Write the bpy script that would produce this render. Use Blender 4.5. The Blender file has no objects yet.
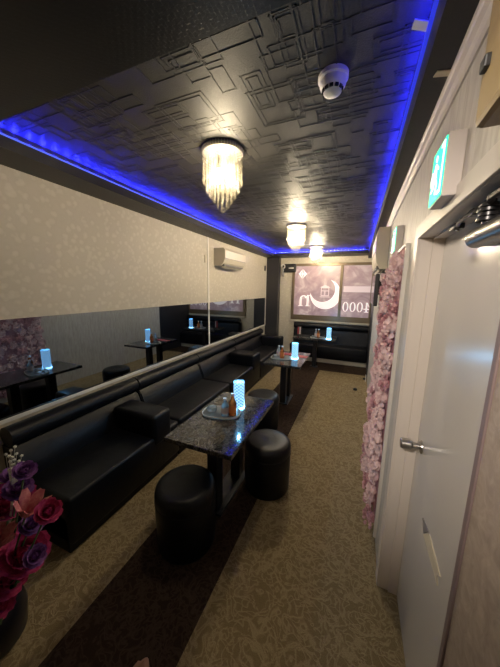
import bpy, bmesh, math, random
from mathutils import Vector, Matrix
random.seed(7)
sc = bpy.context.scene
col = sc.collection
PI = math.pi

# ------------------------------------------------------------------ materials
def mat(name, color=(.5, .5, .5), rough=.5, metal=0.0, emit=None, strength=0.0, spec=.5, coat=0.0):
    m = bpy.data.materials.new(name); m.use_nodes = True
    b = m.node_tree.nodes['Principled BSDF']
    b.inputs['Base Color'].default_value = (*color, 1)
    b.inputs['Roughness'].default_value = rough
    b.inputs['Metallic'].default_value = metal
    b.inputs['Specular IOR Level'].default_value = spec
    b.inputs['Coat Weight'].default_value = coat
    if emit:
        b.inputs['Emission Color'].default_value = (*emit, 1)
        b.inputs['Emission Strength'].default_value = strength
    return m

class NT:
    """small node helper"""
    def __init__(s, m):
        s.nt = m.node_tree; s.b = s.nt.nodes['Principled BSDF']
    def n(s, t, **kw):
        x = s.nt.nodes.new(t)
        for k, v in kw.items():
            if hasattr(x, k): setattr(x, k, v)
            else: x.inputs[k].default_value = v
        return x
    def l(s, a, b): s.nt.links.new(a, b)
    def coords(s, scale=(1, 1, 1), rot=(0, 0, 0)):
        tc = s.n('ShaderNodeTexCoord'); mp = s.n('ShaderNodeMapping')
        mp.inputs['Scale'].default_value = scale; mp.inputs['Rotation'].default_value = rot
        s.l(tc.outputs['Object'], mp.inputs['Vector']); return mp.outputs['Vector']
    def ramp(s, fac, stops):
        r = s.n('ShaderNodeValToRGB'); e = r.color_ramp.elements
        while len(e) < len(stops): e.new(.5)
        for q, (p, c) in zip(e, stops): q.position = p; q.color = (*c, 1)
        s.l(fac, r.inputs['Fac']); return r.outputs['Color']
    def noise(s, vec, scale, detail=2, rough=.5, distortion=0):
        x = s.n('ShaderNodeTexNoise'); x.inputs['Scale'].default_value = scale
        x.inputs['Detail'].default_value = detail; x.inputs['Roughness'].default_value = rough
        x.inputs['Distortion'].default_value = distortion
        s.l(vec, x.inputs['Vector']); return x.outputs['Fac']
    def math(s, op, a, b=None, c=None):
        x = s.n('ShaderNodeMath'); x.operation = op
        for i, v in enumerate((a, b, c)):
            if v is None: continue
            if isinstance(v, (int, float)): x.inputs[i].default_value = v
            else: s.l(v, x.inputs[i])
        return x.outputs[0]
    def mix(s, fac, a, b, blend='MIX'):
        x = s.n('ShaderNodeMix'); x.data_type = 'RGBA'; x.blend_type = blend
        for i, v in ((0, fac), (6, a), (7, b)):
            if isinstance(v, (int, float)): x.inputs[i].default_value = v
            elif isinstance(v, tuple): x.inputs[i].default_value = (*v, 1)
            else: s.l(v, x.inputs[i])
        return x.outputs[2]
    def bump(s, h, strength=.3, dist=.01):
        x = s.n('ShaderNodeBump'); x.inputs['Strength'].default_value = strength
        x.inputs['Distance'].default_value = dist
        s.l(h, x.inputs['Height']); s.l(x.outputs['Normal'], s.b.inputs['Normal'])
    def color(s, c): s.l(c, s.b.inputs['Base Color'])

# damask wallpaper of the left wall and the back wall
def m_wallpaper():
    m = mat('cream_damask_wallpaper', (.6, .54, .43), .55); t = NT(m)
    v = t.coords()
    d = t.n('ShaderNodeTexNoise'); d.inputs['Scale'].default_value = 9; t.l(v, d.inputs['Vector'])
    vv = t.n('ShaderNodeMix'); vv.data_type = 'VECTOR'; vv.inputs[0].default_value = .06
    t.l(v, vv.inputs[4]); t.l(d.outputs['Color'], vv.inputs[5])
    vo = t.n('ShaderNodeTexVoronoi'); vo.feature = 'SMOOTH_F1'; vo.inputs['Scale'].default_value = 21; vo.inputs['Smoothness'].default_value = .35
    t.l(vv.outputs[1], vo.inputs['Vector'])
    n = t.noise(v, 30, 3, .6, 1.2)
    f = t.math('ADD', vo.outputs['Distance'], t.math('MULTIPLY', n, .55))
    c = t.ramp(f, [(.40, (.645, .59, .49)), (.62, (.615, .56, .46)), (.76, (.565, .51, .412)), (1.0, (.58, .525, .428))])
    t.color(c); t.bump(f, .10, .004)
    return m

def m_wall_fiber():
    m = mat('pale_fibre_wallpaper', (.6, .55, .48), .5); t = NT(m)
    v = t.coords((1, 1, .16))
    n = t.noise(v, 38, 4, .6, .8)
    c = t.ramp(n, [(.32, (.50, .45, .39)), (.62, (.66, .615, .545))])
    t.color(c); t.bump(n, .25, .004)
    return m

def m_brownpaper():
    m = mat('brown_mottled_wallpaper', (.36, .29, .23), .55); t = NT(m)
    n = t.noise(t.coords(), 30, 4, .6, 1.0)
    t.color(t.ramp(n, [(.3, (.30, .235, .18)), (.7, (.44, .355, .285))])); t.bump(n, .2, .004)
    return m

def m_carpet():
    m = mat('leaf_carpet', (.3, .25, .16), .95, spec=.1); t = NT(m)
    tc = t.n('ShaderNodeTexCoord'); v = tc.outputs['Object']
    n1 = t.noise(v, 12, 1, .4, 1.5)
    r1 = t.math('ABSOLUTE', t.math('SUBTRACT', n1, .5))
    n2 = t.noise(v, 15, 1, .4, 1.8)
    r2 = t.math('ABSOLUTE', t.math('SUBTRACT', n2, .53))
    r = t.math('MINIMUM', r1, r2)
    line = t.n('ShaderNodeMapRange'); line.inputs['From Min'].default_value = .012; line.inputs['From Max'].default_value = .075
    line.inputs['To Min'].default_value = 1; line.inputs['To Max'].default_value = 0
    t.l(r, line.inputs['Value'])
    fz = t.noise(v, 260, 2, .7)
    light = t.mix(line.outputs[0], (.235, .176, .096), (.345, .275, .165))
    dark = t.mix(line.outputs[0], (.034, .021, .016), (.062, .042, .030))
    sx = t.n('ShaderNodeSeparateXYZ'); t.l(v, sx.inputs[0])
    inx = t.math('MULTIPLY', t.math('GREATER_THAN', sx.outputs[0], -1.17), t.math('LESS_THAN', sx.outputs[0], -.612))
    iny = t.math('GREATER_THAN', sx.outputs[1], 5.32)
    mask = t.math('MAXIMUM', inx, iny)
    c = t.mix(mask, light, dark)
    fzc = t.ramp(fz, [(.25, (.62, .62, .62)), (.75, (1.25, 1.25, 1.25))])
    c = t.mix(1.0, c, fzc, 'MULTIPLY')
    t.color(c); t.bump(t.math('ADD', fz, line.outputs[0]), .35, .006)
    return m

def m_ceiling():
    m = mat('embossed_black_ceiling_paper', (.027, .025, .022), .48, spec=.55); t = NT(m)
    v = t.coords()
    n = t.noise(v, 160, 3, .6)
    w = t.noise(v, 3.0, 2, .5)
    rg = t.n('ShaderNodeMapRange'); rg.inputs['To Min'].default_value = .50; rg.inputs['To Max'].default_value = .60
    t.l(w, rg.inputs['Value']); t.l(rg.outputs[0], t.b.inputs['Roughness'])
    t.bump(n, .3, .003)
    return m

def m_soffit():
    m = mat('black_woven_paper', (.011, .0095, .0105), .42, spec=.35); t = NT(m)
    v = t.coords()
    ch = t.n('ShaderNodeTexChecker'); ch.inputs['Scale'].default_value = 75
    t.l(v, ch.inputs['Vector'])
    t.bump(ch.outputs['Fac'], .35, .003)
    return m

def m_leather():
    m = mat('black_vinyl_leather', (.0045, .005, .0075), .40, spec=.30); t = NT(m)
    v = t.coords()
    n = t.noise(v, 220, 2, .6); w = t.noise(v, 7, 3, .5)
    t.bump(t.math('ADD', t.math('MULTIPLY', n, .12), w), .22, .02)
    return m

def m_marble():
    m = mat('black_marble_top', (.02, .02, .022), .10, spec=.6); t = NT(m)
    v = t.coords()
    n = t.noise(v, 6, 4, .6, 2.4)
    r = t.math('ABSOLUTE', t.math('SUBTRACT', n, .5))
    n2 = t.noise(v, 15, 4, .6, 1.8)
    r2 = t.math('ABSOLUTE', t.math('SUBTRACT', n2, .5))
    r = t.math('MINIMUM', r, t.math('MULTIPLY', r2, 1.5))
    c = t.ramp(r, [(.0, (.15, .146, .144)), (.014, (.060, .058, .057)), (.06, (.022, .021, .021))])
    t.color(c); return m

def m_film():
    m = mat('backlit_mauve_sign_film', (.30, .22, .24), .25); t = NT(m)
    v = t.coords((1, 1, 1), (0, .7, 0))
    n = t.noise(v, 2.2, 5, .55, 2.5)
    c = t.ramp(n, [(.3, (.30, .205, .235)), (.52, (.40, .29, .315)), (.66, (.54, .44, .455))])
    t.color(c); t.l(c, t.b.inputs['Emission Color']); t.b.inputs['Emission Strength'].default_value = .30
    return m

def m_lattice():
    m = mat('cyan_lattice_light', (.1, .3, .45), .2); t = NT(m)
    tc = t.n('ShaderNodeTexCoord'); s = t.n('ShaderNodeSeparateXYZ'); t.l(tc.outputs['Object'], s.inputs[0])
    ang = t.math('ARCTAN2', s.outputs[1], s.outputs[0])
    u = t.math('MULTIPLY', ang, 8 / (2 * PI)); z = t.math('MULTIPLY', s.outputs[2], 38)
    a = t.math('ABSOLUTE', t.math('SUBTRACT', t.math('FRACT', t.math('ADD', u, z)), .5))
    b = t.math('ABSOLUTE', t.math('SUBTRACT', t.math('FRACT', t.math('SUBTRACT', u, z)), .5))
    r = t.math('MINIMUM', a, b)
    c = t.ramp(r, [(.05, (.62, .93, 1.0)), (.17, (.045, .24, .62))])
    t.l(c, t.b.inputs['Emission Color']); t.b.inputs['Emission Strength'].default_value = 1.15
    return m

def m_wood():
    m = mat('pale_varnished_wood', (.36, .25, .10), .35); t = NT(m)
    v = t.coords((6, 1, 1)); n = t.noise(v, 9, 4, .6, .6)
    c = t.ramp(n, [(.3, (.20, .135, .055)), (.7, (.33, .235, .105))]); t.color(c); return m

def m_bead():
    m = bpy.data.materials.new('crystal_bead'); m.use_nodes = True
    nt = m.node_tree; nt.nodes.clear()
    o = nt.nodes.new('ShaderNodeOutputMaterial')
    tr = nt.nodes.new('ShaderNodeBsdfTranslucent'); tr.inputs[0].default_value = (.21, .19, .145, 1)
    gl = nt.nodes.new('ShaderNodeBsdfGlossy'); gl.inputs['Roughness'].default_value = .12
    gl.inputs[0].default_value = (1, .97, .9, 1)
    tp = nt.nodes.new('ShaderNodeBsdfTransparent')
    m1 = nt.nodes.new('ShaderNodeMixShader'); m1.inputs[0].default_value = .10
    m2 = nt.nodes.new('ShaderNodeMixShader'); m2.inputs[0].default_value = .76
    nt.links.new(tr.outputs[0], m1.inputs[1]); nt.links.new(gl.outputs[0], m1.inputs[2])
    nt.links.new(m1.outputs[0], m2.inputs[1]); nt.links.new(tp.outputs[0], m2.inputs[2])
    nt.links.new(m2.outputs[0], o.inputs[0])
    return m

def m_glass(name, color=(.9, .97, 1), tint=.55):
    m = bpy.data.materials.new(name); m.use_nodes = True
    nt = m.node_tree; nt.nodes.clear()
    o = nt.nodes.new('ShaderNodeOutputMaterial')
    tp = nt.nodes.new('ShaderNodeBsdfTransparent'); tp.inputs[0].default_value = (*color, 1)
    gl = nt.nodes.new('ShaderNodeBsdfGlossy'); gl.inputs['Roughness'].default_value = .05
    tl = nt.nodes.new('ShaderNodeBsdfTranslucent'); tl.inputs[0].default_value = (*color, 1)
    fr = nt.nodes.new('ShaderNodeFresnel'); fr.inputs[0].default_value = 1.5
    a = nt.nodes.new('ShaderNodeMixShader'); a.inputs[0].default_value = 1 - tint
    nt.links.new(tp.outputs[0], a.inputs[1]); nt.links.new(tl.outputs[0], a.inputs[2])
    b = nt.nodes.new('ShaderNodeMixShader'); nt.links.new(fr.outputs[0], b.inputs[0])
    nt.links.new(a.outputs[0], b.inputs[1]); nt.links.new(gl.outputs[0], b.inputs[2])
    nt.links.new(b.outputs[0], o.inputs[0]); return m

def m_petal(name, c1, c2, scale=60):
    m = mat(name, c1, .7, spec=.2); t = NT(m)
    n = t.noise(t.coords(), scale, 2, .6)
    t.color(t.ramp(n, [(.35, c1), (.68, c2)])); return m

def m_door():
    m = mat('white_gloss_door_paint', (.60, .565, .53), .22, spec=.5); t = NT(m)
    n = t.noise(t.coords(), 90, 2, .5); t.bump(n, .05, .003); return m

M = dict(
    paper=m_wallpaper(), fibre=m_wall_fiber(), brownpaper=m_brownpaper(), carpet=m_carpet(), ceil=m_ceiling(), soffit=m_soffit(),
    leather=m_leather(), marble=m_marble(), film=m_film(), lattice=m_lattice(), wood=m_wood(), bead=m_bead(),
    door=m_door(),
    mirror=mat('smoked_mirror', (.31, .345, .385), 0.0, 1.0),
    white=mat('white_trim_paint', (.66, .62, .56), .4),
    bright=mat('bright_white_paint', (.82, .79, .73), .35),
    cream=mat('cream_jamb_paint', (.68, .61, .54), .38),
    blackwall=mat('black_pillar_paint', (.028, .026, .030), .45),
    black=mat('black_plastic', (.012, .012, .013), .4),
    blackmetal=mat('black_powder_coat', (.016, .016, .018), .3),
    base=mat('black_base_metal', (.02, .02, .022), .28),
    bronze=mat('bronze_aluminium', (.20, .15, .095), .4, .55),
    chrome=mat('chrome', (.75, .74, .72), .16, 1.0),
    steel=mat('brushed_steel', (.52, .50, .47), .28, 1.0),
    acw=mat('cream_plastic', (.66, .60, .47), .42),
    acw2=mat('grey_louvre_plastic', (.16, .15, .14), .5),
    plastic=mat('white_plastic', (.72, .70, .67), .42),
    slot=mat('dark_slot', (.008, .008, .008), .6),
    pinkplastic=mat('pale_sign_casing', (.60, .54, .50), .45),
    green=mat('green_exit_light', (.02, .5, .25), .4, 0, (.03, .85, .42), 1.5),
    greenw=mat('white_exit_light', (.8, .9, .85), .4, 0, (.72, 1.0, .88), 1.4),
    led=mat('blue_led_chip', (.05, .05, .3), .4, 0, (.018, .02, 1.0), 1250),
    ledright=mat('blue_led_chip_dimmer', (.05, .05, .3), .4, 0, (.018, .02, 1.0), 420),
    ledline=mat('blue_led_sleeve', (.1, .1, .6), .35, 0, (.09, .15, 1.0), .8),
    ledline2=mat('dim_blue_led_sleeve', (.05, .05, .4), .35, 0, (.03, .05, 1.0), .55),
    puck=mat('blue_lit_base', (.2, .4, .8), .3, 0, (.22, .62, 1.0), 12),
    bulbfar=mat('bright_warm_bulb', (1, .9, .7), .4, 0, (1.0, .83, .56), 1500),
    bulb=mat('warm_bulb', (1, .9, .7), .4, 0, (1.0, .83, .56), 470),
    signwhite=mat('backlit_white_lettering', (.8, .74, .74), .4, 0, (.86, .76, .77), .55),
    signband=mat('backlit_pale_band', (.6, .5, .52), .4, 0, (.66, .53, .55), .46),
    sillpaint=mat('beige_ledge_paint', (.60, .54, .42), .45),
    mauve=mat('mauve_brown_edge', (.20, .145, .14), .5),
    silver=mat('silver_lacquer', (.55, .53, .50), .38, .8),
    gun=mat('dark_brushed_metal', (.22, .21, .20), .34, 1.0),
    tape=mat('cream_paper_tape', (.62, .55, .42), .7),
    tapeblue=mat('white_paper_label', (.62, .62, .66), .6),
    petalpink=m_petal('pale_pink_petal', (.74, .53, .53), (.86, .69, .68)),
    petaldeep=m_petal('dusty_rose_petal', (.50, .25, .28), (.68, .42, .44)),
    rosemag=m_petal('magenta_rose_petal', (.34, .022, .10), (.50, .06, .18)),
    rosepurple=m_petal('purple_rose_petal', (.15, .05, .22), (.28, .12, .36)),
    lily=m_petal('salmon_lily_petal', (.46, .12, .15), (.60, .26, .25)),
    whitefl=m_petal('white_filler_petal', (.68, .66, .60), (.80, .79, .72)),
    stem=mat('green_stem', (.05, .09, .03), .6),
    pot=mat('dark_glazed_pot', (.010, .010, .018), .3),
    glass=m_glass('clear_glass'), acrylic=m_glass('clear_acrylic_tray', (.93, .98, 1), .35),
    clear=m_glass('thin_clear_sleeve', (.97, .99, 1), .96),
    amber=m_glass('amber_liquor', (1.0, .45, .18), .6),
    label=mat('orange_paper_label', (.75, .27, .08), .5), labelw=mat('pale_paper_label', (.72, .62, .58), .5),
    cap=mat('white_bottle_cap', (.7, .7, .7), .4),
    red=mat('red_menu_card', (.48, .05, .06), .45),
    slipper=mat('tan_slipper_leather', (.52, .30, .22), .6), sole=mat('dark_slipper_sole', (.08, .05, .04), .7),
)

# ------------------------------------------------------------------ mesh helpers
class MB:
    def __init__(s): s.bm = bmesh.new()
    def box(s, x0, x1, y0, y1, z0, z1, bevel=0, seg=2):
        r = bmesh.ops.create_cube(s.bm, size=1); v = r['verts']
        for q in v:
            q.co = Vector(((x0 + x1) / 2 + q.co.x * (x1 - x0), (y0 + y1) / 2 + q.co.y * (y1 - y0), (z0 + z1) / 2 + q.co.z * (z1 - z0)))
        if bevel:
            e = list({e for q in v for e in q.link_edges})
            bmesh.ops.bevel(s.bm, geom=e, offset=bevel, segments=seg, profile=.5, affect='EDGES')
        return s
    def cyl(s, a, b, r0, r1=None, seg=16):
        a, b = Vector(a), Vector(b); d = b - a
        if r1 is None: r1 = r0
        mtx = Matrix.Translation((a + b) / 2) @ d.to_track_quat('Z', 'Y').to_matrix().to_4x4()
        bmesh.ops.create_cone(s.bm, cap_ends=True, segments=seg, radius1=r0, radius2=r1, depth=d.length, matrix=mtx)
        return s
    def sphere(s, c, r, sub=2, scale=(1, 1, 1)):
        bmesh.ops.create_icosphere(s.bm, subdivisions=sub, radius=r, matrix=Matrix.Translation(c) @ Matrix.Diagonal((*scale, 1)))
        return s
    def lathe(s, prof, c=(0, 0, 0), seg=32):
        rings = []
        for (r, z) in prof:
            if r < 1e-5: rings.append([s.bm.verts.new((c[0], c[1], c[2] + z))])
            else: rings.append([s.bm.verts.new((c[0] + r * math.cos(2 * PI * k / seg), c[1] + r * math.sin(2 * PI * k / seg), c[2] + z)) for k in range(seg)])
        for A, B in zip(rings, rings[1:]):
            for k in range(seg):
                j = (k + 1) % seg
                if len(A) == 1 and len(B) == 1: continue
                if len(A) == 1: s.bm.faces.new((A[0], B[j], B[k]))
                elif len(B) == 1: s.bm.faces.new((A[k], A[j], B[0]))
                else: s.bm.faces.new((A[k], A[j], B[j], B[k]))
        return s
    def prism(s, pts, d, fn):
        """polygon pts (2D) extruded: fn(u, v, w) -> xyz for w in (0, d)"""
        A = [s.bm.verts.new(fn(u, v, 0)) for u, v in pts]; B = [s.bm.verts.new(fn(u, v, d)) for u, v in pts]
        s.bm.faces.new(A); s.bm.faces.new(B[::-1]); n = len(A)
        for k in range(n):
            j = (k + 1) % n; s.bm.faces.new((A[j], A[k], B[k], B[j]))
        return s
    def tube(s, pts, r, seg=8):
        pts = [Vector(p) for p in pts]; rings = []
        for i, p in enumerate(pts):
            d = (pts[min(i + 1, len(pts) - 1)] - pts[max(i - 1, 0)]).normalized()
            q = d.to_track_quat('Z', 'Y')
            rings.append([s.bm.verts.new(p + q @ Vector((r * math.cos(2 * PI * k / seg), r * math.sin(2 * PI * k / seg), 0))) for k in range(seg)])
        for A, B in zip(rings, rings[1:]):
            for k in range(seg):
                j = (k + 1) % seg; s.bm.faces.new((A[k], A[j], B[j], B[k]))
        s.bm.faces.new(rings[0][::-1]); s.bm.faces.new(rings[-1]); return s
    def build(s, name, m, parent=None, smooth=False, origin=None):
        bmesh.ops.recalc_face_normals(s.bm, faces=s.bm.faces)
        if origin is not None:
            bmesh.ops.translate(s.bm, verts=s.bm.verts, vec=-Vector(origin))
        me = bpy.data.meshes.new(name); s.bm.to_mesh(me); s.bm.free()
        me.materials.append(m)
        if smooth:
            me.shade_smooth() if hasattr(me, 'shade_smooth') else None
            for p in me.polygons: p.use_smooth = True
        o = bpy.data.objects.new(name, me); col.objects.link(o)
        if smooth == 'auto':
            with_angle(me)
        if origin is not None: o.location = origin
        if parent: o.parent = parent
        return o

def with_angle(me, ang=.6):
    try: me.set_sharp_from_angle(angle=ang)
    except Exception: pass

def tag(o, label, cat, group=None, kind=None):
    o['label'] = label; o['category'] = cat
    if group: o['group'] = group
    if kind: o['kind'] = kind
    return o
def thing(name, label, cat, loc=(0, 0, 0), group=None, kind=None):
    o = bpy.data.objects.new(name, None); col.objects.link(o); o.location = loc
    o.empty_display_size = .1
    return tag(o, label, cat, group, kind)
def copy_tree(o, parent=None):
    c = o.copy(); col.objects.link(c)
    if parent: c.parent = parent
    for ch in list(o.children): copy_tree(ch, c)
    return c

# room numbers (metres; camera stands at the origin, x right, y into the room)
XL, XR, YB, YF, ZS, ZC = -2.15, .235, 6.40, -1.3, 2.40, 2.50
XF_ = .297                                        # the right wall runs outwards to here at the far end
ZR = 2.34                                         # underside of the border on the right
TX0, TX1, TY0, TY1 = -1.88, .142, .80, 5.95        # the raised tray of the ceiling
DY0, DY1, DZ = .577, 1.40, 1.887                   # door opening in the right wall

# ------------------------------------------------------------------ setting
tag(MB().box(XL - .1, XR + .25, YF - .1, YB + .1, -.08, 0).build('floor', M['carpet']), 'tan leaf patterned carpet with dark brown stripe', 'floor', kind='structure')
tag(MB().box(XL - .12, XL, YF, YB, 0, ZS + .2).build('wall_left', M['paper']), 'cream damask papered wall above the long sofa', 'wall', kind='structure')
w = MB(); w.box(XL - .12, XR + .25, YB, YB + .12, 0, ZS + .2)
tag(w.build('wall_back', M['paper']), 'cream end wall around the sign window', 'wall', kind='structure')
w = MB()
w.box(XR, XR + .2, DY1, 2.45, 0, ZS + .2); w.prism([(XR, 2.45), (XR + .2, 2.45), (XR + .265, YB), (XR + .065, YB)], ZS + .2, lambda u, v, q: (u, v, q)); w.box(XR, XR + .2, DY0, DY1, DZ, ZS + .2)
tag(w.build('wall_right', M['fibre']), 'pale streaky papered wall with the white door', 'wall', kind='structure')
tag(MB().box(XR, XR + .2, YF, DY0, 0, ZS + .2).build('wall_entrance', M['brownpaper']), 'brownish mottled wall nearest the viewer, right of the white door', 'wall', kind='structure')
tag(MB().box(XL - .12, XR + .25, YF - .12, YF, 0, ZS + .2).build('wall_front', M['paper']), 'cream papered wall behind the viewpoint', 'wall', kind='structure')
tag(MB().box(XL, -1.83, 6.22, YB, 0, ZS).build('wall_pillar', M['blackwall']), 'black corner pillar between the mirrors and the window', 'pillar', kind='structure')

w = MB(); w.prism([(XR + .0395, 5.1), (XR + .30, 5.1), (XR + .30, YB - .002), (XR + .0585, YB - .002)], ZR - .095, lambda u, v, q: (u, v, q))
tag(w.build('wall_recess', M['blackwall']), 'black end piece of the right wall beside the window', 'wall', kind='structure')
# ceiling tray with embossed outlines of overlapping rectangles
c = MB(); c.box(TX0 - .05, TX1 + .05, TY0 - .05, TY1 + .05, ZC, ZC + .06)
rc = random.Random(11); dz_ = 0
def ridge(x0, x1, y0, y1):
    c.box(x0, x1, y0, y1, ZC - .0011 - dz_, ZC + .004)
def rect_outline(x0, x1, y0, y1, wd=.005):
    global dz_; dz_ = rc.uniform(0, .0007)
    x0 = max(x0, TX0); x1 = min(x1, TX1); y0 = max(y0, TY0); y1 = min(y1, TY1)
    if x1 - x0 < .04 or y1 - y0 < .04: return
    ridge(x0, x1, y0, y0 + wd); ridge(x0, x1, y1 - wd, y1); ridge(x0, x0 + wd, y0, y1); ridge(x1 - wd, x1, y0, y1)
tile = []
for k in range(15):
    a = rc.choice((.09, .13, .18, .26, .34)); b = rc.choice((.07, .10, .15, .22))
    if rc.random() < .5: a, b = b, a
    px_, py_ = rc.uniform(-.05, .52), rc.uniform(-.05, .52)
    tile.append((px_, px_ + a, py_, py_ + b))
    if rc.random() < .55: tile.append((px_ + .02, px_ + a - .02, py_ + .02, py_ + b - .02))
T = .52
for i in range(4):
    for j in range(10):
        for (x0, x1, y0, y1) in tile:
            if (i + j) % 2: x0, x1, y0, y1 = y0, y1, x0, x1
            rect_outline(TX0 + i * T + x0, TX0 + i * T + x1, TY0 + j * T + y0, TY0 + j * T + y1)
tag(c.build('ceiling', M['ceil']), 'black glossy ceiling embossed with overlapping rectangles', 'ceiling', kind='structure')
s = MB()
s.box(XL, TX0, YF, YB, ZS, ZC + .06); s.box(TX1, XR + .1, YF, YB, ZR, ZC + .06)
s.box(TX0, TX1, TY1, YB, ZS, ZC + .06); s.box(TX0, TX1, YF, TY0, ZS, ZC + .06)
tag(s.build('ceiling_soffit', M['soffit']), 'black woven border of the ceiling, lower than its middle', 'ceiling', kind='structure')
# crown moulding on the right wall
t = MB()
for (ya, yb, xa, xb) in ((YF, 2.45, XR, XR), (2.45, YB, XR, XF_)):
    prof = [(0, 2.250), (-.006, 2.250), (-.008, 2.270), (-.014, 2.285), (-.016, 2.315), (-.020, 2.322), (-.020, ZR), (0, ZR)]
    t.prism(prof, yb - ya, lambda u, v, q: (u + xa + (xb - xa) * q / (yb - ya), ya + q, v))
tag(t.build('trim_1', M['cream']), 'cream crown moulding along top of right wall', 'moulding', kind='structure')
# thin rail under the mirrors, seams of the wall panels
t = MB(); t.box(XL, XL + .009, .80, 6.20, .724, .753, .002)
tag(t.build('trim_2', M['bright']), 'white ledge rail under the long mirrors', 'rail', kind='structure')
t = MB(); t.box(XL, XL + .010, 3.48, 3.515, .752, ZS - .002)
tag(t.build('trim_3', M['bright']), 'thin white upright bead between the two mirrors', 'bead', kind='structure')
t = MB(); t.box(XL, XL + .014, 6.18, 6.215, .722, ZS - .002)
tag(t.build('trim_4', M['white']), 'thin white upright bead beside the black pillar', 'bead', kind='structure')
t = MB(); t.box(-1.52, XF_ - .004, YB - .05, YB, .868, .905, .004)
tag(t.build('trim_5', M['sillpaint']), 'beige ledge under the sign window', 'ledge', kind='structure')

# mirrors
for k, (y0, y1, lab) in enumerate(((.80, 3.478, 'nearer long smoked mirror above the black sofa, up to the white bead'),
                                   (3.517, 6.178, 'farther smoked mirror under the air conditioner, ending at the black pillar'))):
    m_ = MB().box(XL, XL + .006, y0, y1, .754, 1.425).build('wall_mirror', M['mirror'])
    tag(m_, lab, 'mirror', 'smoked wall mirrors')

# door
door = thing('door_1', 'white painted door with round steel knob', 'door', (.325, DY0, 0), kind='structure')
def rel(o, p):
    o.parent = p; o.matrix_parent_inverse = Matrix.Translation(p.location).inverted(); return o
rel(MB().box(.325, .365, DY0 + .012, DY1 - .012, .008, DZ - .012, .003).build('door_leaf', M['door']), door)
kn = MB(); ky, kz = 1.30, .945
kn.cyl((.327, ky, kz), (.318, ky, kz), .031, .029, 24)
kn.cyl((.320, ky, kz), (.285, ky, kz), .013, .014, 20)
kn.cyl((.288, ky, kz), (.280, ky, kz), .017, .026, 24); kn.cyl((.280, ky, kz), (.243, ky, kz), .026, .0235, 24)
kn.cyl((.243, ky, kz), (.240, ky, kz), .0235, .020, 24)
o = rel(kn.build('door_knob', M['steel'], smooth='auto'), door); o['label'] = 'round brushed steel knob'
st = MB(); st.prism([(1.101, .676), (1.038, .740), (.888, .726), (.91, .706), (.899, .676), (.936, .68)], .004, lambda u, v, q: (.325 - q, u, v))
o = rel(st.build('tape_strip', M['tape']), door); o['label'] = 'peeling pale strip stuck on the door'
st = MB(); st.prism([(1.135, .72), (1.051, .737), (1.098, .682)], .004, lambda u, v, q: (.325 - q, u, v))
o = rel(st.build('adhesive_mark', mat('grey_adhesive', (.22, .2, .2), .6)), door); o['label'] = 'grey triangular mark above the strip'
# frame of the door: stepped lining and casing
f = MB()
f.box(.236, .283, DY1 - .014, DY1 + .01, 0, DZ); f.box(.283, .40, DY1 - .022, DY1 + .01, 0, DZ)
f.box(.236, .283, DY0, DY1, DZ - .008, DZ + .01); f.box(.283, .40, DY0, DY1, DZ - .016, DZ + .01)
f.box(.30, .40, DY0 - .01, DY0 + .004, 0, DZ)
f.box(.226, .236, DY1 - .014, DY1 + .062, 0, DZ + .05, .002); f.box(.226, .236, DY0 + .01, DY1 - .014, DZ - .008, DZ + .05, .002)
tag(f.build('trim_6', M['cream']), 'cream stepped frame around the white door', 'door frame', kind='structure')
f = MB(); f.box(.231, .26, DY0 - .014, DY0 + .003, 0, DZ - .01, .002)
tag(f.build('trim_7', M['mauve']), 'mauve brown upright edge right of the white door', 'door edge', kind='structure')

# closer on the door
cl = thing('door_closer', 'steel and black arm closer at top of white door', 'door closer', (.325, .85, 1.80))
b = MB(); b.cyl((.283, 0.905, 1.792), (.283, .70, 1.792), .026, .026, 24); b.cyl((.283, .912, 1.792), (.283, .905, 1.792), .018, .026, 24)
b.box(.283, .325, .72, .895, 1.768, 1.816, .004)
rel(b.build('closer_body', M['gun'], smooth='auto'), cl)
b = MB()
for k in range(4): b.cyl((.281, .845, 1.822 + k * .011), (.281, .845, 1.829 + k * .011), .024 - .003 * (k % 2), .024 - .003 * (k % 2), 20)
b.cyl((.281, .845, 1.80), (.281, .845, 1.872), .012, .012, 16)
rel(b.build('spindle', M['blackmetal'], smooth='auto'), cl)
b = MB(); b.tube([(.281, .845, 1.866), (.270, .93, 1.864), (.272, 1.03, 1.861), (.287, 1.10, 1.859)], .006, 8); b.box(.268, .290, .915, .945, 1.855, 1.873, .002)
b.tube([(.281, .845, 1.866), (.262, .79, 1.864), (.262, .70, 1.862), (.270, .62, 1.862)], .008, 8)
o = rel(b.build('closer_arm', M['blackmetal'], smooth='auto'), cl)
b = MB(); b.box(.272, .302, 1.075, 1.125, 1.852, 1.870, .003); b.cyl((.287, 1.10, 1.848), (.287, 1.10, 1.873), .008, .008, 12)
rel(b.build('arm_bracket', M['blackmetal']), cl)

# ------------------------------------------------------------------ window with backlit sign
win = thing('window_1', 'bronze framed window covered by a mauve backlit moon sign', 'window', (-.6, YB, .9), kind='structure')
f = MB(); y0, y1 = YB - .045, YB
f.box(-1.52, XF_ - .004, y0, y1, .905, .985, .003); f.box(-1.52, XF_ - .004, y0, y1, 2.195, 2.255, .003); f.box(-1.52, -1.455, y0, y1, .985, 2.195, .003)
f.box(.255, XF_ - .004, y0, y1, .985, 2.195, .003)
rel(f.build('window_frame', M['bronze']), win)
f = MB(); f.box(-.405, -.345, YB - .055, YB, .985, 2.195, .003); f.box(-1.455, -.405, YB - .036, YB, .985, 1.03, .002); f.box(-.345, .255, YB - .036, YB, .985, 1.03, .002)
rel(f.build('window_sash', M['bronze']), win)
for (a, b_) in ((-1.455, -.405), (-.345, .255)):
    rel(MB().box(a, b_, YB - .022, YB - .004, 1.03, 2.195).build('sign_film', M['film']), win)
yf = YB - .0225
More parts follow.
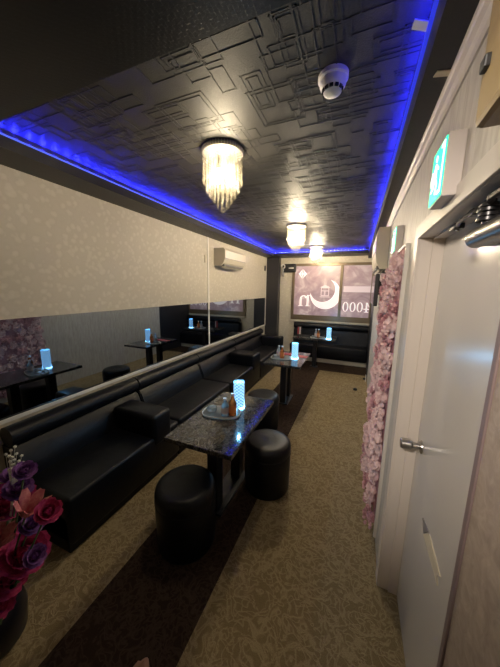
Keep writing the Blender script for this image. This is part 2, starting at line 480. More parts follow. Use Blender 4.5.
def flat(pts, name, m, parent=win):
    mb = MB()
    for p in pts: mb.prism(p, .003, lambda u, v, q: (u, yf - q, v))
    return rel(mb.build(name, m), parent)
# crescent, open towards the upper left
def crescent(cx, cz, R1, R2, ox, oz, n=40):
    d = math.hypot(ox, oz); base = math.atan2(oz, ox)
    a = (R1 * R1 - R2 * R2 + d * d) / (2 * d); h = math.sqrt(max(R1 * R1 - a * a, 0)); th1 = math.atan2(h, a); th2 = math.atan2(h, a - d)
    quads = []
    P = [(cx + R1 * math.cos(base + th1 + (2 * PI - 2 * th1) * k / n), cz + R1 * math.sin(base + th1 + (2 * PI - 2 * th1) * k / n)) for k in range(n + 1)]
    Q = [(cx + ox + R2 * math.cos(base + th2 + (2 * PI - 2 * th2) * k / n), cz + oz + R2 * math.sin(base + th2 + (2 * PI - 2 * th2) * k / n)) for k in range(n + 1)]
    for k in range(n):
        quads.append([P[k], P[k + 1], Q[k + 1], Q[k]] if k not in (0, n - 1) else ([P[0], P[1], Q[1]] if k == 0 else [P[k], P[k + 1], Q[k]]))
    return quads
o = flat(crescent(-.715, 1.54, .35, .288, -.07, .105), 'crescent_emblem', M['signwhite']); o['label'] = 'white crescent moon on the left pane'
def ring_rect(x0, x1, z0, z1, wd): return [[(x0, z0), (x1, z0), (x1, z0 + wd), (x0, z0 + wd)], [(x0, z1 - wd), (x1, z1 - wd), (x1, z1), (x0, z1)],
                                          [(x0, z0 + wd), (x0 + wd, z0 + wd), (x0 + wd, z1 - wd), (x0, z1 - wd)], [(x1 - wd, z0 + wd), (x1, z0 + wd), (x1, z1 - wd), (x1 - wd, z1 - wd)]]
g = ring_rect(-.82, -.63, 1.50, 1.70, .018) + [[(-.80, 1.61), (-.65, 1.61), (-.65, 1.628), (-.80, 1.628)], [(-.85, 1.70), (-.60, 1.70), (-.725, 1.76)], [(-.735, 1.52), (-.715, 1.52), (-.715, 1.61), (-.735, 1.61)],
                                                [(-.84, 1.47), (-.61, 1.47), (-.61, 1.487), (-.84, 1.487)]]
o = flat(g, 'house_emblem', M['signband']); o['label'] = 'small pale square mark inside the crescent'
# letter n seen from behind
def arc_band(cx, cz, ro, ri, a0, a1, n=12):
    out = []
    for k in range(n):
        t0, t1 = a0 + (a1 - a0) * k / n, a0 + (a1 - a0) * (k + 1) / n
        out.append([(cx + ro[0] * math.cos(t0), cz + ro[1] * math.sin(t0)), (cx + ro[0] * math.cos(t1), cz + ro[1] * math.sin(t1)),
                    (cx + ri[0] * math.cos(t1), cz + ri[1] * math.sin(t1)), (cx + ri[0] * math.cos(t0), cz + ri[1] * math.sin(t0))])
    return out
R_ = lambda x0, x1, z0, z1: [(x0, z0), (x1, z0), (x1, z1), (x0, z1)]
nx = [R_(-1.115, -1.065, 1.31, 1.565), R_(-1.145, -1.035, 1.295, 1.31), R_(-1.065, -1.035, 1.55, 1.565), R_(-1.285, -1.235, 1.31, 1.46), R_(-1.315, -1.205, 1.295, 1.31)]
nx += arc_band(-1.19, 1.46, (.095, .10), (.045, .075), 0.35, PI, 12)
nx = [[(u - .03, v - .05) for u, v in q] for q in nx]
o = flat(nx, 'letter', M['signwhite']); o['label'] = 'white letter n seen from behind'
# digits of 4000 seen from behind: three zeros, then the four on the right
dg = []
for k in range(3): dg.append(arc_band(-.235 + .135 * k, 1.265, (.058, .098), (.030, .086), 0, 2 * PI, 28))
four = [R_(.157, .187, 1.17, 1.36), R_(.130, .214, 1.165, 1.177), R_(.115, .232, 1.222, 1.240), [(.187, 1.36), (.187, 1.325), (.224, 1.240), (.240, 1.240)]]
four = [[(u - .015, v) for u, v in q] for q in four]
for q in dg + [four]:
    q = [[(-.32 + (u + .30) * 1.14, 1.265 + (v - 1.265) * 1.14) for u, v in p] for p in q]
    o = flat(q, 'digit', M['signwhite'])
di = [[(-1.268, 1.90), (-1.168, 2.014), (-1.218, 2.014)], [(-1.268, 2.128), (-1.218, 2.014), (-1.168, 2.014)], [(-1.268, 1.90), (-1.318, 2.014), (-1.368, 2.014)], [(-1.268, 2.128), (-1.368, 2.014), (-1.318, 2.014)],
      [(-1.268, 1.93), (-1.248, 2.014), (-1.268, 2.10), (-1.288, 2.014)], R_(-1.345, -1.19, 2.004, 2.024)]
o = flat(di, 'diamond_emblem', M['signwhite']); o['label'] = 'white diamond badge in the top corner'
o = flat([R_(-.315, .25, 1.60, 1.735)], 'pale_band', M['signband']); o['label'] = 'paler band across the right pane'

# box with pale cable left of the window
bx = thing('wall_speaker', 'small black box with looped pale cable left of the window top', 'speaker', (-1.62, YB, 2.15))
rel(MB().box(-1.76, -1.43, YB - .10, YB, 2.055, 2.255, .03, 3).build('box_body', M['black']), bx)
pts = [(-1.72 + .045 * math.cos(a) - .02, YB - .115, 2.19 + .045 * math.sin(a)) for a in [PI * (1 - k / 8) for k in range(13)]]
pts += [(-1.735, YB - .115, 2.10), (-1.745, YB - .110, 2.03), (-1.745, YB - .02, 1.96)]
o = rel(MB().tube(pts, .016).build('cable', M['plastic'], smooth=True), bx); o['label'] = 'pale looped cable'
rel(MB().box(-1.60, -1.48, YB - .104, YB - .099, 2.14, 2.16).build('front_stripe', M['plastic']), bx)

# ------------------------------------------------------------------ LED strips in the tray
def led_strip(name, p0, p1, inward, label, pitch=.072, lm='ledline', wd=.015, cm='led'):
    p0, p1 = Vector(p0), Vector(p1); d = (p1 - p0); L = d.length; d.normalize(); inn = Vector(inward)
    root = thing(name, label, 'led strip', p0, 'blue led strips around the ceiling')
    a = p0 + inn * .001; hx = Vector((0, 0, 1))
    mb = MB(); q0, q1 = p0, p1
    xs = sorted((q0.x, (q1 + inn * wd).x)); ys = sorted((q0.y, (q1 + inn * wd).y))
    mb.box(xs[0], xs[1], ys[0], ys[1], p0.z - .004, p0.z)
    rel(mb.build('sleeve', M[lm]), root)
    n = int(L / pitch)
    proto = None
    for k in range(n):
        c_ = p0 + d * (pitch * (k + .5)) + inn * .004 + Vector((0, 0, .0012))
        if proto is None:
            mb = MB(); e = .007
            hx_, hy_ = (e, .003) if abs(d.x) > .5 else (.003, e)
            mb.box(-hx_, hx_, -hy_, hy_, -.001, .001); proto = mb.build('led_chip', M[cm]); q = proto
        else:
            q = proto.copy(); col.objects.link(q)
        q.parent = root; q.location = c_ - p0
zl = 2.468
led_strip('led_strip', (TX0, TY0 + .02, zl), (TX0, TY1 - .012, zl), (1, 0, 0), 'blue led strip along the ceiling edge over the mirrors')
led_strip('led_strip', (TX1, TY0 + .02, zl - .03), (TX1, TY1 - .012, zl - .03), (-1, 0, 0), 'blue led strip along the ceiling edge over the white door', lm='ledline2', wd=.012, cm='ledright')
led_strip('led_strip', (TX0 + .014, TY1, zl), (TX1 - .014, TY1, zl), (0, -1, 0), 'blue led strip along the far ceiling edge over the window')

# ------------------------------------------------------------------ chandeliers
def bead_strand(n, pitch, r, last=None):
    mb = MB()
    for k in range(n):
        z = -pitch * (k + .5)
        rr = r
        mb.bm.verts.ensure_lookup_table()
        bmesh.ops.create_icosphere(mb.bm, subdivisions=1, radius=rr, matrix=Matrix.Translation((0, 0, z)))
    if last: mb.lathe([(0, -pitch * n + .002), (last * .55, -pitch * n - .008), (last, -pitch * n - .02), (last * .6, -pitch * n - .032), (0, -pitch * n - .036)], seg=8)
    return mb
rings = [(.143, 26, .148), (.120, 22, .186), (.095, 17, .223), (.069, 12, .256), (.042, 7, .286), (.0, 1, .308)]
ch = thing('chandelier', 'crystal bead chandelier nearest the smoke detector, largest in view', 'chandelier', (-.850, 1.575, ZC), 'crystal chandeliers')
c_ = MB().lathe([(0, 0), (.150, 0), (.152, -.006), (.152, -.026), (.147, -.030), (0, -.030)], seg=48).build('canopy', M['silver'], ch, 'auto')
mb = MB()
for k in range(48):
    a = 2 * PI * k / 48
    for z in (-.008, -.023): mb.sphere((.155 * math.cos(a), .160 * math.sin(a), z), .0075, 1)
o = mb.build('crystal_band', M['bead'], ch); o['label'] = 'crystal studded rim'
for (rad, n, ln) in rings:
    cnt = int(ln / .0155); proto = None
    for k in range(n):
        a = 2 * PI * (k + .5 * (n % 2)) / n
        if proto is None: proto = bead_strand(cnt,   .0155, .0066, .010 if rad > 0 else None).build('bead_strand', M['bead']); q = proto
        else: q = proto.copy(); col.objects.link(q)
        q.parent = ch; q.location = (rad * math.cos(a), rad * math.sin(a), -.032)
MB().sphere((0, 0, -.032 - .308 - .016), .019, 2).build('crystal_ball', M['bead'], ch)
for k in range(3):
    a = 2 * PI * k / 3 + .5
    b = MB().sphere((.105 * math.cos(a) * .48, .105 * math.sin(a) * .48, -.155), .021, 2, (1, 1, 1.35)).build('bulb', M['bulb'], ch, True)
    MB().cyl((.05 * math.cos(a), .05 * math.sin(a), -.05), (.05 * math.cos(a), .05 * math.sin(a), -.128), .011, .011, 12).build('bulb_socket', M['chrome'], b)
ch.scale = (.84, .84, .99)
for y, lab in ((3.62, 'middle crystal bead chandelier, second in the row of three'), (5.45, 'crystal bead chandelier nearest the window, smallest in view')):
    q = copy_tree(ch); q.location = (-.835, y, ZC); q['label'] = lab
    for b in q.children:
        if b.name.startswith('bulb') and b.data:
            b.data = b.data.copy(); b.data.materials[0] = M['bulbfar']

# smoke detector
sd = thing('smoke_detector', 'round white smoke detector on the black ceiling', 'smoke detector', (-.161, 1.235, ZC))
MB().lathe([(0, 0), (.068, 0), (.068, -.018), (.060, -.024), (0, -.024)], seg=40).build('base_plate', M['plastic'], sd, 'auto')
MB().lathe([(.060, -.020), (.059, -.040), (.054, -.052), (.046, -.058), (.040, -.070), (.026, -.076), (0, -.077)], seg=40).build('sensor_body', M['plastic'], sd, 'auto')
for k in range(12):
    a = 2 * PI * k / 12; mb = MB()
    mb.box(-.008, .008, -.004, .004, -.006, .006)
    o = mb.build('vent_slot', M['slot'], sd); o.location = (.0445 * math.cos(a), .0445 * math.sin(a), -.063); o.rotation_euler = (0, 0, a + PI / 2)
sd.scale = (.87, .87, .87)
# bits of tape on the border
q = MB().box(-.030, .034, -.012, .012, -.003, 0).build('paper_tape', M['tape']); q.location = (.203, 1.12, ZR); q.rotation_euler = (0, 0, .25)
tag(q, 'cream paper tape strip stuck on black border above the exit sign', 'tape')
q = MB().box(-.022, .022, -.016, .016, -.003, 0).build('paper_label', M['tapeblue']); q.location = (.112, 1.06, ZC - .05); q.rotation_euler = (0, .35, .1)
tag(q, 'small white label hanging in the blue led light', 'label')

# ------------------------------------------------------------------ air conditioners
def aircon(loc, L, D, H, label, flip=1):
    r = thing('air_conditioner', label, 'air conditioner', loc, 'wall air conditioners')
    pr_ = [(0, 0), (D * .55, 0), (D * .85, H * .16), (D, H * .42), (D, H * .86), (D * .86, H), (0, H)]
    MB().prism(pr_, L, lambda u, v, q: (u * flip, q, v)).build('housing', M['acw'], r)
    MB().box(*(sorted((flip * D * .25, flip * D * .80))), .04, L - .04, -.004, .03).build('air_outlet', M['acw2'], r)
    lv = MB(); lv.prism([(D * .5, -.022), (D * .56, -.026), (D * .86, .035), (D * .80, .038)], L - .1, lambda u, v, q: (u * flip, q + .05, v)); lv.build('louvre', M['acw'], r)
    MB().box(*(sorted((flip * D, flip * (D + .003)))), .01, L - .01, H * .40, H * .42).build('panel_joint', M['acw2'], r)
    return r
aircon((XL, 3.68, 2.00), .80, .20, .27, 'cream air conditioner on left wall above the farther mirror')
aircon((XR + .006, 2.90, 1.86), .78, .115, .39, 'cream air conditioner on right wall seen end on above black screen', -1)
o = MB().box(XL, XL + .012, 3.40, 3.455, 2.02, 2.13, .003).build('wall_switch', M['acw']); tag(o, 'small cream switch plate on wall just before the air conditioner', 'switch')
o = MB().box(XL, XL + .03, 6.08, 6.11, 2.08, 2.20, .004).build('wall_hook', M['black']); tag(o, 'small dark upright fitting near the top of the wall by the pillar', 'hook')
tv = thing('flat_screen', 'black flat screen seen edge on under the right air conditioner', 'screen', (XR, 3.2, 1.68))
rel(MB().box(.160, .200, 3.10, 3.75, 1.48, 1.825, .006).build('screen_body', M['black']), tv)
rel(MB().box(.195, XR + .018, 3.35, 3.5, 1.6, 1.76).build('wall_bracket', M['blackmetal']), tv)
rel(MB().box(.158, .161, 3.12, 3.73, 1.50, 1.81).build('screen_panel', mat('screen_glass', (.006, .006, .007), .08)), tv)
rel(MB().tube([(.19, 3.12, 1.82), (.20, 3.06, 1.825), (.222, 3.02, 1.78), (.236, 3.0, 1.4)], .004, 6).build('cable', M['black'], smooth=True), tv)

# ------------------------------------------------------------------ exit signs
def exit_sign(y0, y1, z0, z1, xf, label):
    r = thing('exit_sign', label, 'exit sign', (XR, y0, z0), 'green exit signs')
    rel(MB().box(xf, XR, y0, y1, z0, z1, .003).build('casing', M['pinkplastic']), r)
    g = rel(MB().box(xf - .003, xf + .002, y0 + .006, y1 - .006, z0 + .006, z1 - .006).build('lit_panel', M['green']), r)
    # running figure going through a doorway, and an arrow
    W, H = y1 - y0, z1 - z0
    P = lambda u, v: (y1 - u * W, z0 + v * H)
    def figure(polys, nm):
        mb = MB()
        for p in polys: mb.prism([P(u, v) for u, v in p], .002, lambda a, b, q: (xf - .003 - q, a, b))
        o = mb.build(nm, M['greenw']); o.parent = g; return o
    hd = [(.40 + .05 * math.cos(2 * PI * k / 14), .80 + .06 * math.sin(2 * PI * k / 14)) for k in range(14)]
    figure([hd, [(.36, .72), (.46, .70), (.50, .46), (.38, .42)], [(.46, .68), (.62, .60), (.62, .55), (.46, .60)], [(.36, .70), (.26, .56), (.30, .53), (.40, .63)],
            [(.46, .46), (.60, .34), (.56, .14), (.51, .15), (.54, .31), (.42, .42)], [(.40, .44), (.33, .28), (.17, .25), (.17, .30), (.29, .33), (.36, .46)]], 'running_figure')
    figure([[(.70, .10), (.92, .10), (.92, .92), (.70, .92), (.70, .86), (.86, .86), (.86, .16), (.70, .16)]], 'doorway_mark')
    figure([[(.06, .50), (.16, .64), (.16, .55), (.24, .55), (.24, .45), (.16, .45), (.16, .36)]], 'arrow')
    return r
exit_sign(.918, 1.062, 1.912, 2.074, .193, 'nearer green lit exit sign above the white door frame')
exit_sign(1.94, 2.10, 1.897, 2.055, .195, 'farther green lit exit sign above the pink flower panel')

# wooden box high on the wall
wb = thing('wooden_cabinet', 'pale wooden box high on right wall with a black catch', 'cabinet', (XR, .2, 1.86))
rel(MB().box(.120, XR, -.30, .455, 1.853, 2.26, .008, 2).build('cabinet_body', M['wood']), wb)
hb = MB(); hb.box(.114, .122, .424, .440, 1.908, 1.922, .002)
rel(hb.build('catch', M['black']), wb)

# ------------------------------------------------------------------ pink flower panel on the right wall
fp = thing('flower_wall_panel', 'tall panel of pale pink silk flowers on right wall', 'flower panel', (XR, 1.67, .06))
PY0, PY1, PZ0, PZ1 = 1.66, 2.42, .08, 1.885
rel(MB().box(.222, XR, PY0, PY1, PZ0, PZ1).build('backing', M['petaldeep']), fp)
f = MB(); f.box(.212, XR, PY0 - .012, PY1 + .012, PZ1, PZ1 + .014); f.box(.216, XR, PY0 - .020, PY0, PZ0 - .02, PZ1 + .014)
o = rel(f.build('edge_strip', M['white']), fp); o['label'] = 'white edging strip'
def petal(mb, c, n, up, ln, wd, curl):
    """a cupped oval petal growing from c along n (leaning to up)"""
    n = n.normalized(); side = n.cross(up)
    if side.length < 1e-4: side = Vector((1, 0, 0))
    side.normalize(); nn = side.cross(n)
    rows = [(0, .25), (.35, .85), (.7, 1), (1, .45)]
    V = []
    for tpos, w_ in rows:
        b = c + n * (ln * tpos) + nn * (curl * tpos * tpos)
        V.append([mb.bm.verts.new(b - side * wd * w_ + nn * curl * .25), mb.bm.verts.new(b), mb.bm.verts.new(b + side * wd * w_ + nn * curl * .25)])
    for A, B in zip(V, V[1:]):
        for k in range(2): mb.bm.faces.new((A[k], A[k + 1], B[k + 1], B[k]))
def bloom_mesh(rnd, R):
    mb = MB()
    for k in range(44):
        a, b = rnd.uniform(0, 2 * PI), rnd.uniform(-.2, 1.45)
        d = Vector((-math.sin(max(b, 0.02)) if b > 0 else -.05, math.cos(b) * math.cos(a), math.cos(b) * math.sin(a)))
        p = d * R * .75
        t_ = Vector((rnd.uniform(-1, 1), rnd.uniform(-1, 1), rnd.uniform(-1, 1)))
        petal(mb, p, (d * .7 + t_ * .6), d, R * .48, R * .23, R * .12)
    mb.sphere((0, 0, 0), R * .72, 1)
    return mb
rf = random.Random(3)
protos = []
for k in range(5):
    q = bloom_mesh(rf, .062).build('bloom', M['petaldeep'] if k == 4 else M['petalpink']); protos.append(q)
used = [False] * 5
nb = 0
for j in range(19):
    for i in range(6):
        if nb >= 100: break
        if rf.random() < .13: continue
        k = 4 if rf.random() < .22 else rf.randrange(4)
        q = protos[k] if not used[k] else protos[k].copy()
        if used[k]: col.objects.link(q)
        used[k] = True; nb += 1
        y = PY0 + .065 + i * .126 + rf.uniform(-.02, .02) + (.04 if j % 2 else 0); z = PZ0 + .06 + j * .0935 + rf.uniform(-.018, .018)
        x = .212 - (0 if z > 1.0 else rf.uniform(0, .022)) - rf.uniform(0, .008)
        s_ = rf.uniform(.72, 1.08)
        q.scale = (s_ * .75, s_, s_); q.rotation_euler = (rf.uniform(0, 6.28), 0, 0)
        q.location = Vector((x, min(y, PY1 - .04), min(z, PZ1 - .05))) - fp.location; q.parent = fp

# ------------------------------------------------------------------ sofas along the left wall
XF = -1.50
def sofa_section(y0, y1, label, arm=None, armz=.58):
    r = thing('sofa_section', label, 'sofa', (XL + .3, y0, 0), 'black sofa sections under the mirrors')
    g = .006
    rel(MB().box(-2.10, XF - .03, y0 + g, y1 - g, .0, .25, .006).build('plinth', M['leather']), r)
    rel(MB().box(-2.08, XF, y0 + g, y1 - g, .06, .385, .028, 3).build('seat', M['leather'], smooth='auto'), r)
    b = MB(); b.prism([(-2.144, .30), (-1.93, .33), (-1.925, .40), (-2.00, .575), (-2.03, .60), (-2.144, .60)], y1 - y0 - 2 * g, lambda u, v, q: (u, y0 + g + q, v))
    bmesh.ops.bevel(b.bm, geom=b.bm.edges[:], offset=.012, segments=2, affect='EDGES')
    rel(b.build('back_panel', M['leather'], smooth='auto'), r)
    b = MB(); n = 14; prof = [(-2.065 + .078 * math.cos(a) * (1 if math.cos(a) > 0 else .95), .662 + .068 * math.sin(a)) for a in [2 * PI * k / n for k in range(n)]]
    b.prism(prof, y1 - y0 - 2 * g, lambda u, v, q: (u, y0 + g + q, v))
    rel(b.build('headrest_roll', M['leather'], smooth='auto'), r)
    if arm:
        a0, a1 = arm
        b = MB(); b.box(-1.97, XF + .012, a0, a1, .30, armz, .035, 4)
        rel(b.build('armrest', M['leather'], smooth='auto'), r)
    return r
sofa_section(.82, 1.885, 'black vinyl sofa section nearest the bouquet, with thick armrest at far end', (1.54, 1.76))
sofa_section(1.89, 2.975, 'armless black vinyl sofa section behind the nearest table')
sofa_section(2.98, 4.155, 'black vinyl sofa section beside the middle table, with low armrest', (3.80, 4.12), .57)
sofa_section(4.16, 5.66, 'farthest black vinyl sofa section on left wall, ending in a block arm', (5.40, 5.655), .60)
# bench under the window
b_ = thing('window_bench', 'black vinyl bench along the end wall under the sign window', 'bench', (-.6, 6.1, 0))
rel(MB().box(-1.40, .280, 5.93, 6.34, 0.0, .10).build('plinth', M['sillpaint']), b_)
rel(MB().box(-1.40, .283, 5.87, 6.34, .10, .395, .028, 3).build('seat', M['leather'], smooth='auto'), b_)
q = MB(); q.prism([(6.36, .33), (6.20, .36), (6.24, .70), (6.36, .72)], 1.683, lambda u, v, w_: (-1.40 + w_, u, v))
bmesh.ops.bevel(q.bm, geom=q.bm.edges[:], offset=.012, segments=2, affect='EDGES')
rel(q.build('back_panel', M['leather'], smooth='auto'), b_)
q = MB(); prof = [(6.29 + .065 * math.cos(a), .785 + .072 * math.sin(a)) for a in [2 * PI * k / 14 for k in range(14)]]
q.prism(prof, 1.683, lambda u, v, w_: (-1.40 + w_, u, v)); rel(q.build('headrest_roll', M['leather'], smooth='auto'), b_)

# ------------------------------------------------------------------ tables
def table(cx, cy, lx, ly, label, posts):
    r = thing('lounge_table', label, 'table', (cx, cy, 0), 'black marble lounge tables')
    MB().box(-lx / 2, lx / 2, -ly / 2, ly / 2, .628, .660, .004).build('tabletop', M['marble'], r)
    bx0 = min(p[0] for p in posts) - .08; bx1 = max(p[0] for p in posts) + .08; by0 = min(p[1] for p in posts) - .06; by1 = max(p[1] for p in posts) + .06
    MB().box(bx0, bx1, by0, by1, 0, .018, .006).build('base_plate', M['base'], r)
    for (x, y) in posts:
        MB().box(x - .042, x + .042, y - .042, y + .042, .018, .612, .004).build('post', M['blackmetal'], r)
    MB().box(bx0 + .03, bx1 - .03, by0 + .02, by1 - .02, .610, .628).build('top_bracket', M['base'], r)
    return r
table(-.875, 1.675, .505, .86, 'nearest black marble table, between two round stools', [(0, -.19), (0, .19)])
table(-.865, 3.605, .51, .80, 'middle black marble table with red menu cards on it', [(-.03, -.12), (-.03, .14)])
table(-.765, 5.52, .86, .52, 'far black marble table in front of the window bench', [(0, 0)])

# ------------------------------------------------------------------ stools
def stool(loc, label, R=.205, H=.44):
    r = thing('round_stool', label, 'stool', loc, 'round black vinyl stools')
    MB().lathe([(0, 0), (R * .94, 0), (R * .97, .02), (R, H * .60), (R, H * .76), (R * .985, H * .78)], seg=48).build('drum', M['leather'], r, 'auto')
    MB().lathe([(R * .99, H * .775), (R * 1.005, H * .80), (R * 1.005, H * .90), (R * .975, H * .955), (R * .90, H * .99), (R * .75, H * 1.005), (R * .4, H * .998), (0, H * .99)], seg=48).build('cushion', M['leather'], r, True)
    mb = MB(); n = 48
    mb.tube([(R * 1.0 * math.cos(2 * PI * k / n), R * 1.0 * math.sin(2 * PI * k / n), H * .785) for k in range(n + 1)], .003, 6).build('piping', M['leather'], r, True)
    return r
s0 = stool((-.93, 1.205, 0), 'round black vinyl stool nearest the viewer, before the nearest table', .19, .42)
for loc, lab in (((-.595, 1.87, 0), 'round black vinyl stool on the aisle side of the nearest table'), ((-.945, 2.74, 0), 'round black vinyl stool between the nearest and middle tables')):
    q = copy_tree(s0); q.location = loc; q['label'] = lab

# ------------------------------------------------------------------ things on the tables
ZT = .6602
def lamp(x, y, lab, h=.225):
    gl = bpy.data.lights.new('lamp_glow', 'POINT'); gl.energy = 3.2; gl.color = (.16, .55, 1); gl.shadow_soft_size = 0
    go = bpy.data.objects.new('lamp_glow', gl); col.objects.link(go); go.location = (x, y, ZT + h + .05)
    r = thing('table_lamp', lab, 'lamp', (x, y, ZT), 'blue glowing table lamps')
    MB().cyl((0, 0, 0), (0, 0, .012), .049, .049, 24).build('lamp_base', M['puck'], r, 'auto')
    MB().lathe([(.044, .012), (.045, h - .01), (.043, h), (0, h)], seg=28).build('glowing_cylinder', M['lattice'], r, 'auto')
    MB().lathe([(.048, .012), (.048, h + .004), (.046, h + .006)], seg=28).build('clear_sleeve', M['clear'], r, 'auto')
    return r
def bottle(x, y, lab, kind=0, h=.115):
    r = thing('bottle', lab, 'bottle', (x, y, ZT + .012), 'small bottles on the table trays')
    R = .030
    MB().lathe([(0, 0), (R, 0), (R, h * .58), (R * .45, h * .76), (R * .42, h * .92), (0, h * .92)], seg=20).build('bottle_glass', M['amber'] if kind == 0 else M['glass'], r, 'auto')
    MB().lathe([(R * 1.02, h * .14), (R * 1.02, h * .50)], seg=20).build('bottle_label', M['label'] if kind == 0 else M['labelw'], r, 'auto')
    MB().cyl((0, 0, h * .90), (0, 0, h), R * .52, R * .52, 14).build('bottle_cap', M['cap'], r, 'auto')
    return r
def tray(x, y, lab, ang=0, L=.13, W=.085):
    mb = MB(); n = 40; pts = [(x + L * math.copysign(abs(math.cos(t_)) ** .7, math.cos(t_)) * math.cos(ang) - W * math.copysign(abs(math.sin(t_)) ** .7, math.sin(t_)) * math.sin(ang),
                              y + L * math.copysign(abs(math.cos(t_)) ** .7, math.cos(t_)) * math.sin(ang) + W * math.copysign(abs(math.sin(t_)) ** .7, math.sin(t_)) * math.cos(ang)) for t_ in [2 * PI * k / n for k in range(n)]]
    r = thing('serving_tray', lab, 'tray', (x, y, ZT), 'clear oval trays on the tables')
    rel(mb.prism(pts, .010, lambda u, v, q: (u, v, ZT + q)).build('tray_plate', M['acrylic']), r)
    rim = MB().tube([(p[0], p[1], ZT + .012) for p in pts] + [(pts[0][0], pts[0][1], ZT + .012)], .0042, 6)
    rel(rim.build('tray_rim', M['plastic'], smooth=True), r)
    return r
def ashtray(x, y, lab):
    r = MB().lathe([(0, 0), (.036, 0), (.042, .028), (.036, .030), (.030, .010), (0, .008)], (0, 0, 0), 24).build('glass_bowl', M['glass'], None, 'auto')
    r.location = (x, y, ZT + .0112); tag(r, lab, 'bowl', 'clear glass bowls on the trays'); return r
names = ['the nearest table', 'the middle table', 'the far table']
tr = [(-.935, 1.70, 0.25), (-.955, 3.53, 0.2), (-.70, 5.40, 0)]
lp = [(-.855, 1.855), (-.775, 3.60), (-.48, 5.36)]
for k in range(3):
    x, y, a = tr[k]
    tray(x, y, 'clear oval tray with white rim on ' + names[k], a, .15, .10)
    lamp(lp[k][0], lp[k][1], 'cyan glowing lattice cylinder lamp on ' + names[k])
    if k == 0:
        lamp_x = lp[k][0]
        bottle(x + .100, y - .005, 'small amber bottle with orange label on the nearest table', 0, .175)
        bottle(x + .048, y - .035, 'small clear bottle with pale label on the nearest table', 1, .14)
    else:
        bottle(x + .015, y - .02, 'small amber bottle with orange label on ' + names[k], 0, .175)
        bottle(x - .045, y + .015, 'small clear bottle with pale label on ' + names[k], 1, .17)
    ashtray(x - .085, y - .005, 'clear glass bowl on the tray of ' + names[k])
o = MB().box(-.14, .14, -.05, .05, 0, .006, .002).build('menu_card', M['red']); o.location = (-.95, 3.80, ZT); o.rotation_euler = (0, 0, .15)
tag(o, 'red menu card lying behind the tray on the middle table, left one', 'menu', 'red menu cards')
o = o.copy(); col.objects.link(o); o.location = (-.69, 3.74, ZT); o.rotation_euler = (0, 0, -.1); o.scale = (.55, 1, 1); o['label'] = 'red menu card behind the lamp on the middle table, right one'
ms = thing('menu_stand', 'dark upright menu stand on the left end of far table', 'menu stand', (-1.11, 5.52, ZT))
MB().box(-.05, .05, -.03, .03, 0, .010).build('stand_foot', M['black'], ms)
MB().box(-.05, .05, -.006, .006, .010, .20, .002).build('stand_board', M['black'], ms)
MB().box(-.040, -.012, -.009, -.006, .03, .185).build('red_sheet', M['red'], ms)
MB().box(.002, .026, -.009, -.006, .03, .185).build('white_sheet', M['labelw'], ms)

# small items on the floor
o = MB().lathe([(0, 0), (.030, 0), (.032, .02), (.022, .035), (0, .038)], (0, 0, 0), 20).build('floor_stopper', M['black'], None, 'auto'); o.location = (.081, 4.46, 0)
tag(o, 'small dark round stopper alone on the pale carpet', 'door stopper')
so = thing('wall_socket', 'small white socket with black plug low on the right wall', 'socket', (XR, 4.56, .2))
rel(MB().box(XR - .010, XR, 4.52, 4.60, .15, .25, .003).build('socket_plate', M['plastic']), so)
rel(MB().box(XR - .05, XR - .010, 4.545, 4.575, .17, .20, .004).build('plug', M['black']), so)

# slipper at the lower edge
sl = thing('slipper', 'tan slipper toe on the dark carpet stripe at bottom', 'slipper', (-.735, .645, 0))
def slip(z0, z1, k=1.0):
    mb = MB(); P = []
    for t_ in range(28):
        a = 2 * PI * t_ / 28; w_ = .046 * (1 - .18 * math.sin(a + .6)); P.append((w_ * math.cos(a) * k, -.12 + .125 * math.sin(a) * k))
    mb.prism(P, z1 - z0, lambda u, v, q: (u, v, z0 + q)); return mb
slip(0, .012).build('sole', M['sole'], sl)
up = slip(.012, .05, .97); bmesh.ops.bevel(up.bm, geom=[e for e in up.bm.edges if all(v.co.z > .04 for v in e.verts)], offset=.016, segments=3, affect='EDGES')
up.build('upper', M['slipper'], sl, True)
sl.rotation_euler = (0, 0, .15)

# ------------------------------------------------------------------ bouquet at lower left
bq = thing('flower_arrangement', 'bouquet of magenta, purple and salmon flowers in dark pot by the sofa end', 'flowers', (-1.45, .42, 0))
MB().lathe([(0, 0), (.105, 0), (.125, .03), (.135, .14), (.120, .22), (.105, .235), (.095, .22), (0, .20)], seg=40).build('pot', M['pot'], bq, 'auto')
def rose(R, rnd, m, nm='rose'):
    mb = MB()
    mb.sphere((0, 0, R * .30), R * .34, 2, (1, 1, 1.2))
    for ring, (n, tilt, ln, wd) in enumerate(((4, .25, .72, .42), (6, .55, .85, .48), (7, .95, .95, .52), (8, 1.35, .95, .52))):
        for k in range(n):
            a = 2 * PI * k / n + ring * .5 + rnd.uniform(-.1, .1)
            o_ = Vector((math.cos(a), math.sin(a), 0)); d = o_ * math.sin(tilt) + Vector((0, 0, 1)) * math.cos(tilt)
            petal(mb, o_ * R * .10 * (ring + 1), d, -o_ if ring < 3 else Vector((0, 0, 1)), R * ln, R * wd, R * .22)
    return mb.build(nm, m, bq, True)
rb = random.Random(5)
CAM = Vector((0, 0, 1.65))
def place(o, p, lean=.6):
    o.location = Vector(p) - bq.location
    out = (Vector(p) - (bq.location + Vector((0, 0, .25)))).normalized() * lean + (CAM - Vector(p)).normalized() * (1 - lean)
    o.rotation_euler = out.to_track_quat('Z', 'Y').to_euler()
    st_ = MB().tube([(0, 0, .21), (o.location.x * .4, o.location.y * .4, .30), tuple(o.location)], .004, 6); st_.build('stem', M['stem'], bq, True)
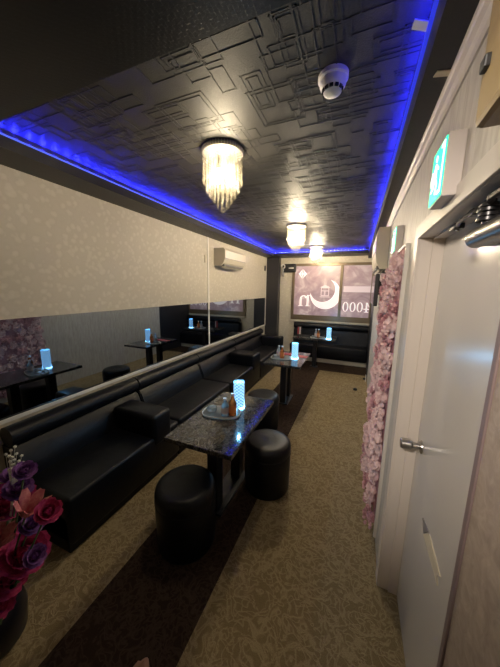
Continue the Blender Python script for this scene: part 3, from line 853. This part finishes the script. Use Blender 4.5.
for p, R in (((-1.456, .55, .62), .085), ((-1.33, .52, .43), .080), ((-1.47, .48, .44), .080), ((-1.49, .44, .27), .070), ((-1.165, .56, .685), .042), ((-1.60, .50, .52), .08), ((-1.62, .46, .36), .08), ((-1.375, .47, .325), .060), ((-1.46, .41, .30), .062), ((-1.36, .43, .255), .045)):
    place(rose(R, rb, M['rosemag']), p)
for p, R in (((-1.35, .55, .735), .046), ((-1.295, .56, .84), .036), ((-1.285, .55, .58), .040), ((-1.23, .52, .47), .036), ((-1.45, .58, .75), .04)):
    place(rose(R, rb, M['rosepurple']), p)
def lily_flower(m):
    mb = MB()
    for k in range(6):
        a = 2 * PI * k / 6; o_ = Vector((math.cos(a), math.sin(a), 0))
        petal(mb, o_ * .008, o_ * .34 + Vector((0, 0, .95)), -o_, .105 if k % 2 else .098, .024, -.022)
    return mb.build('lily', m, bq, True)
place(lily_flower(M['lily']), (-1.27, .53, .655), 1.0); place(lily_flower(M['lily']), (-1.38, .46, .53))
mb = MB()
for k in range(16):
    c0 = Vector((-1.35 + rb.uniform(-.035, .035), .56 + rb.uniform(-.03, .03), .905 + rb.uniform(-.06, .055)))
    mb.sphere(c0 - bq.location, .007, 1); mb.tube([c0 - bq.location, (.08 + rb.uniform(-.01, .01), .12, .72), (.05, .08, .45)], .0009, 5)
mb.build('filler_sprig', M['whitefl'], bq)['label'] = 'sprig of tiny white flowers'
for k in range(12):
    lf = MB(); a = rb.uniform(0, 2 * PI); d = Vector((math.cos(a), math.sin(a), rb.uniform(-.1, .9)))
    petal(lf, Vector((0, 0.03, .24)) + d * .05, d, Vector((0, 0, 1)), rb.uniform(.08, .12), .022, -.02)
    lf.build('leaf', M['stem'], bq, True)

ld = bpy.data.lights.new('wall_spot', 'SPOT'); ld.energy = 92; ld.color = (1, .88, .76); ld.shadow_soft_size = .08
ld.spot_size = math.radians(54); ld.spot_blend = .9
lo = bpy.data.objects.new('wall_spot', ld); col.objects.link(lo); lo.location = (-.35, -.5, 2.12)
lo.rotation_euler = (Vector((.25, 1.6, 1.25)) - lo.location).to_track_quat('-Z', 'Y').to_euler()

# ------------------------------------------------------------------ world, camera, view
wd = bpy.data.worlds.new('world'); sc.world = wd; wd.use_nodes = True
wd.node_tree.nodes['Background'].inputs[0].default_value = (.02, .02, .025, 1)
wd.node_tree.nodes['Background'].inputs[1].default_value = .3

def cam_matrix(yaw, pitch, roll):
    cy, sy, cp, sp, cr, sr = math.cos(yaw), math.sin(yaw), math.cos(pitch), math.sin(pitch), math.cos(roll), math.sin(roll)
    B = Matrix(((1, 0, 0), (0, 0, -1), (0, 1, 0))); Y = Matrix(((cy, 0, sy), (0, 1, 0), (-sy, 0, cy)))
    P = Matrix(((1, 0, 0), (0, cp, -sp), (0, sp, cp))); Q = Matrix(((cr, -sr, 0), (sr, cr, 0), (0, 0, 1)))
    return Q @ P @ Y @ B
m3 = cam_matrix(.390358, .1727986, .01436341)
R3 = Matrix((m3[0], -m3[1], -m3[2])).transposed()
cd = bpy.data.cameras.new('camera'); cam = bpy.data.objects.new('camera', cd); col.objects.link(cam)
cd.sensor_fit = 'HORIZONTAL'; cd.sensor_width = 36; cd.lens = 257.766 / 500 * 36; cd.clip_start = .02
cam.matrix_world = Matrix.Translation(CAM) @ R3.to_4x4()
sc.camera = cam
vs = sc.view_settings; vs.view_transform = 'Standard'; vs.look = 'None'; vs.gamma = 1; vs.use_curve_mapping = False; vs.exposure = .22
